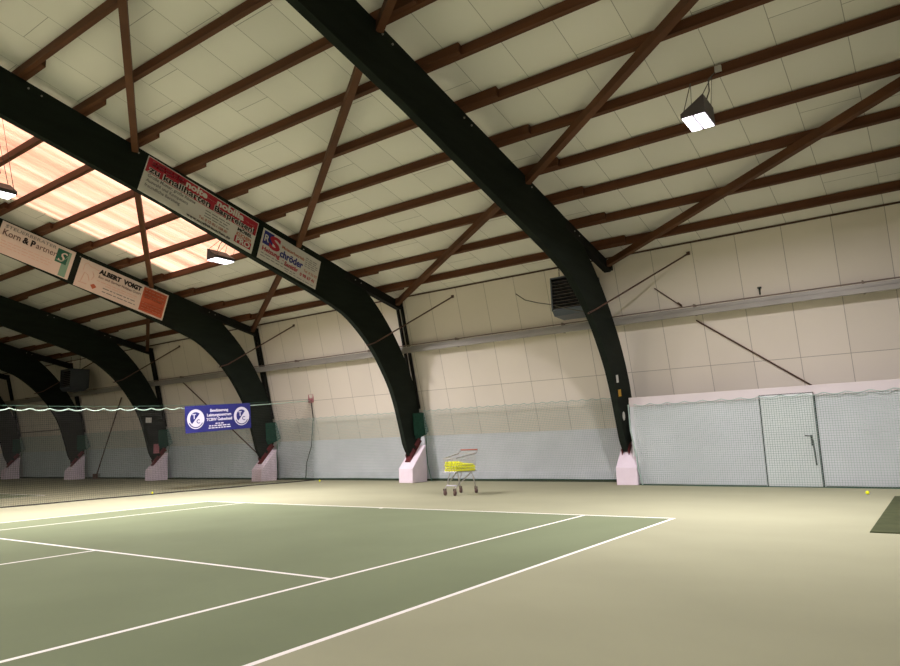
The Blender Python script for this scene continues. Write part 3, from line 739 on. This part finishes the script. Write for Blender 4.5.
for y, x0, x1 in ((h * .29, ln / 2 - .15, ln / 2 + .15), (h * .21, ln / 2 - .38, ln / 2 + .38), (h * .13, ln / 2 - .40, ln / 2 + .40)):
    x = x0
    while x < x1 - .02:
        w_ = min(rnd.uniform(.05, .16), x1 - x); b.box((x + w_ / 2, y, .009), (w_, .032, .003)); x += w_ + .03
b.build('small_print', MT['bannertext'], t)

# ------------------------------------------------------------------ shopping trolley heaped with tennis balls
CX, CY = -5.85, 3.0
t = thing('shopping_trolley', (CX, CY, 0), 'wire shopping trolley with a red handle standing by the back wall', 'trolley')
ang = math.radians(-87); t.rotation_euler = (0, 0, ang)     # local +x = front of the trolley
RT = Matrix.Rotation(ang, 4, 'Z')
hw = lambda x: .238 - .07 * (x + .42) / .84                  # half width narrows to the front
zb = lambda x: .50 + .02 * (x + .42) / .84
zt_ = lambda x: .91 - .10 * (x + .42) / .84
FR = .36
b = MB()
for z_, r_ in ((0, .006), (1, .006)):
    pts = [(-.42, hw(-.42)), (FR, hw(FR)), (FR, -hw(FR)), (-.42, -hw(-.42))]
    b.tube([(x, y, zt_(x) if z_ else zb(x)) for x, y in pts], .011 if z_ else .010, 6, closed=True)
for k in range(15):
    x = -.40 + (FR + .38) * k / 14
    for s in (-1, 1): b.tube([(x, s * hw(x), zb(x)), (x, s * hw(x), zt_(x))], .0028, 4)
    b.tube([(x, -hw(x), zb(x)), (x, hw(x), zb(x))], .0028, 4)
for j in range(1, 5):
    f = j / 5
    for s in (-1, 1): b.tube([(x, s * hw(x), zb(x) + (zt_(x) - zb(x)) * f) for x in (-.42, FR)], .0028, 4)
    b.tube([(FR, -hw(FR), zb(FR) + (zt_(FR) - zb(FR)) * f), (FR, hw(FR), zb(FR) + (zt_(FR) - zb(FR)) * f)], .0028, 4)
    b.tube([(-.42, -hw(-.42), zb(-.42) + (zt_(-.42) - zb(-.42)) * f), (-.42, hw(-.42), zb(-.42) + (zt_(-.42) - zb(-.42)) * f)], .0028, 4)
for k in range(1, 8):
    y = -hw(FR) + 2 * hw(FR) * k / 8; b.tube([(FR, y, zb(FR)), (FR, y, zt_(FR))], .0028, 4); b.tube([(-.42, y * 1.3, zb(-.42)), (-.42, y * 1.3, zt_(-.42))], .0028, 4)
    b.tube([(-.42, y * 1.25, zb(-.42)), (FR, y, zb(FR))], .0028, 4)
b.build('basket', MT['chrome'], t)
b = MB().tube([(-.52, -.235, .99), (-.52, .235, .99)], .016, 10); b.build('handle', MT['trolleyhandle'], t, True)['label'] = 'red handle'
b = MB()
for s in (-1, 1): b.tube([(-.30, s * .228, .89), (-.44, s * .235, .915), (-.52, s * .233, .99)], .012, 6)
b.build('handle_arm', MT['chrome'], t)
for s in (-1, 1):
    b = MB().tube([(.40, s * .13, .13), (.34, s * .135, .19), (.0, s * .17, .36), (-.20, s * .195, .47), (-.24, s * .20, .49), (-.27, s * .20, .47), (-.34, s * .205, .30), (-.40, s * .21, .13)], .013, 8)
    b.build('side_frame', MT['chrome'], t, True)
    MB().tube([(.26, s * .145, .235), (.20, s * .15, .36), (.10, s * .16, .50)], .010, 6).build('strut', MT['chrome'], t, True)
MB().tube([(.30, -.138, .215), (.30, .138, .215)], .014, 8).build('cross_bar', MT['bannertext'], t, True)
for x, s, yy in ((.40, 1, .13), (.40, -1, .13), (-.40, 1, .21), (-.40, -1, .21)):
    b = MB().cyl((x - .02, s * yy - .016, .056), (x - .02, s * yy + .016, .056), .055, 16)
    b.build('castor', MT['wheel'], t, True)
    MB().box((x - .012, s * yy - .024, .10), (.05, .006, .10)).box((x - .012, s * yy + .024, .10), (.05, .006, .10)).box((x - .005, s * yy, .148), (.055, .054, .008)).build('castor_fork', MT['wheel'], t)

# tennis balls: one mesh, one object each
bm = bmesh.new(); bmesh.ops.create_icosphere(bm, subdivisions=3, radius=.0327); bme = bpy.data.meshes.new('tennis_ball'); bm.to_mesh(bme); bm.free()
for p in bme.polygons: p.use_smooth = True
bme.materials.append(MT['ball'])
# raised seam of the ball, part of the same mesh
def ball(loc, label, group=None):
    o = bpy.data.objects.new('tennis_ball', bme); COL.objects.link(o); o.location = loc
    o.rotation_euler = (random.uniform(0, 6), random.uniform(0, 6), random.uniform(0, 6))
    return tag(o, label, 'ball', group)
R_ = .0327; D_ = .0662
import numpy as np
rg = np.random.default_rng(3); NBALL = 225
P = np.stack([rg.uniform(-.38, .32, NBALL), rg.uniform(-.17, .17, NBALL), rg.uniform(.55, 1.15, NBALL)], 1)
for it in range(700):                                   # settle the heap
    g = .004 if it < 560 else .0006
    P[:, 2] -= g
    for _ in range(4):
        D = P[:, None] - P[None]; d = np.linalg.norm(D, axis=2) + np.eye(NBALL)
        ov = np.clip(2 * R_ + .0006 - d, 0, None); np.fill_diagonal(ov, 0)
        P += (D / d[..., None] * (ov * .42)[..., None]).sum(1)
        P[:, 0] = np.clip(P[:, 0], -.41 + R_, FR - .012 - R_)
        h_ = .238 - .07 * (P[:, 0] + .42) / .84 - .008 - R_
        P[:, 1] = np.clip(P[:, 1], -h_, h_)
        P[:, 2] = np.maximum(P[:, 2], .50 + .02 * (P[:, 0] + .42) / .84 + .008 + R_)
for q in P:
    w_ = RT @ V([float(c_) for c_ in q])
    ball((CX + w_.x, CY + w_.y, w_.z), 'yellow tennis ball in the heap filling the shopping trolley', 'tennis balls in the trolley')
ball((2.07, 4.55, R_), 'lone yellow tennis ball on the beige floor in front of the partition at the right')
ball((-15.35, 1.22, R_), 'lone yellow tennis ball on the floor beside the divider net at the left')
ball((-14.1, 6.55, R_), 'lone tennis ball near the back wall below the net bracket')

# dark green mat at the right edge
b = MB().hexa([(2.50, -.72, 0.002), (5.6, -.72, 0.002), (5.6, 4.15, 0.002), (2.50, 4.15, 0.002), (2.505, -.715, 0.014), (5.6, -.715, .014), (5.6, 4.145, .014), (2.505, 4.145, .014)])
single('floor_mat', b, MT['matgreen'], 'dark green rectangular mat lying on the floor at the right edge', 'mat')

# ------------------------------------------------------------------ camera, world, view
cam = bpy.data.cameras.new('camera'); co = bpy.data.objects.new('camera', cam); COL.objects.link(co)
yaw, pit, rol = 0.617, 0.1573, -0.0341
f = V((-math.sin(yaw) * math.cos(pit), math.cos(yaw) * math.cos(pit), math.sin(pit)))
r = V((math.cos(yaw), math.sin(yaw), 0)); uu = r.cross(f)
r2 = r * math.cos(rol) + uu * math.sin(rol); u2 = -r * math.sin(rol) + uu * math.cos(rol)
co.matrix_world = Matrix.Translation((3.348, -10.1103, 1.1976)) @ Matrix((r2, u2, -f)).transposed().to_4x4()
cam.sensor_width = 36; cam.lens = 683.93 / 900 * 36; cam.clip_end = 200; cam.clip_start = .05
SC.camera = co
wd = bpy.data.worlds.new('world'); SC.world = wd; wd.use_nodes = True
wd.node_tree.nodes['Background'].inputs[0].default_value = (1, .75, .6, 1); wd.node_tree.nodes['Background'].inputs[1].default_value = .3
SC.view_settings.view_transform = 'Standard'; SC.view_settings.look = 'None'; SC.view_settings.gamma = 1
SC.view_settings.exposure = 0.3
try: SC.view_settings.use_curve_mapping = False
except Exception: pass
# the partition stands at a slight angle to the wall
bpy.context.view_layer.update()
piv = V((PX0, PY, 0)); RM = Matrix.Translation(piv) @ Matrix.Rotation(math.radians(-3.6), 4, 'Z') @ Matrix.Translation(-piv)
for nm in ('wall_partition', 'trim_2', 'door_1', 'baseboard_partition', 'ball_net', 'net_end_cord'):
    o = bpy.data.objects[nm]; o.matrix_world = RM @ o.matrix_world
for o in SC.objects:
    if '_w' in o: del o['_w']
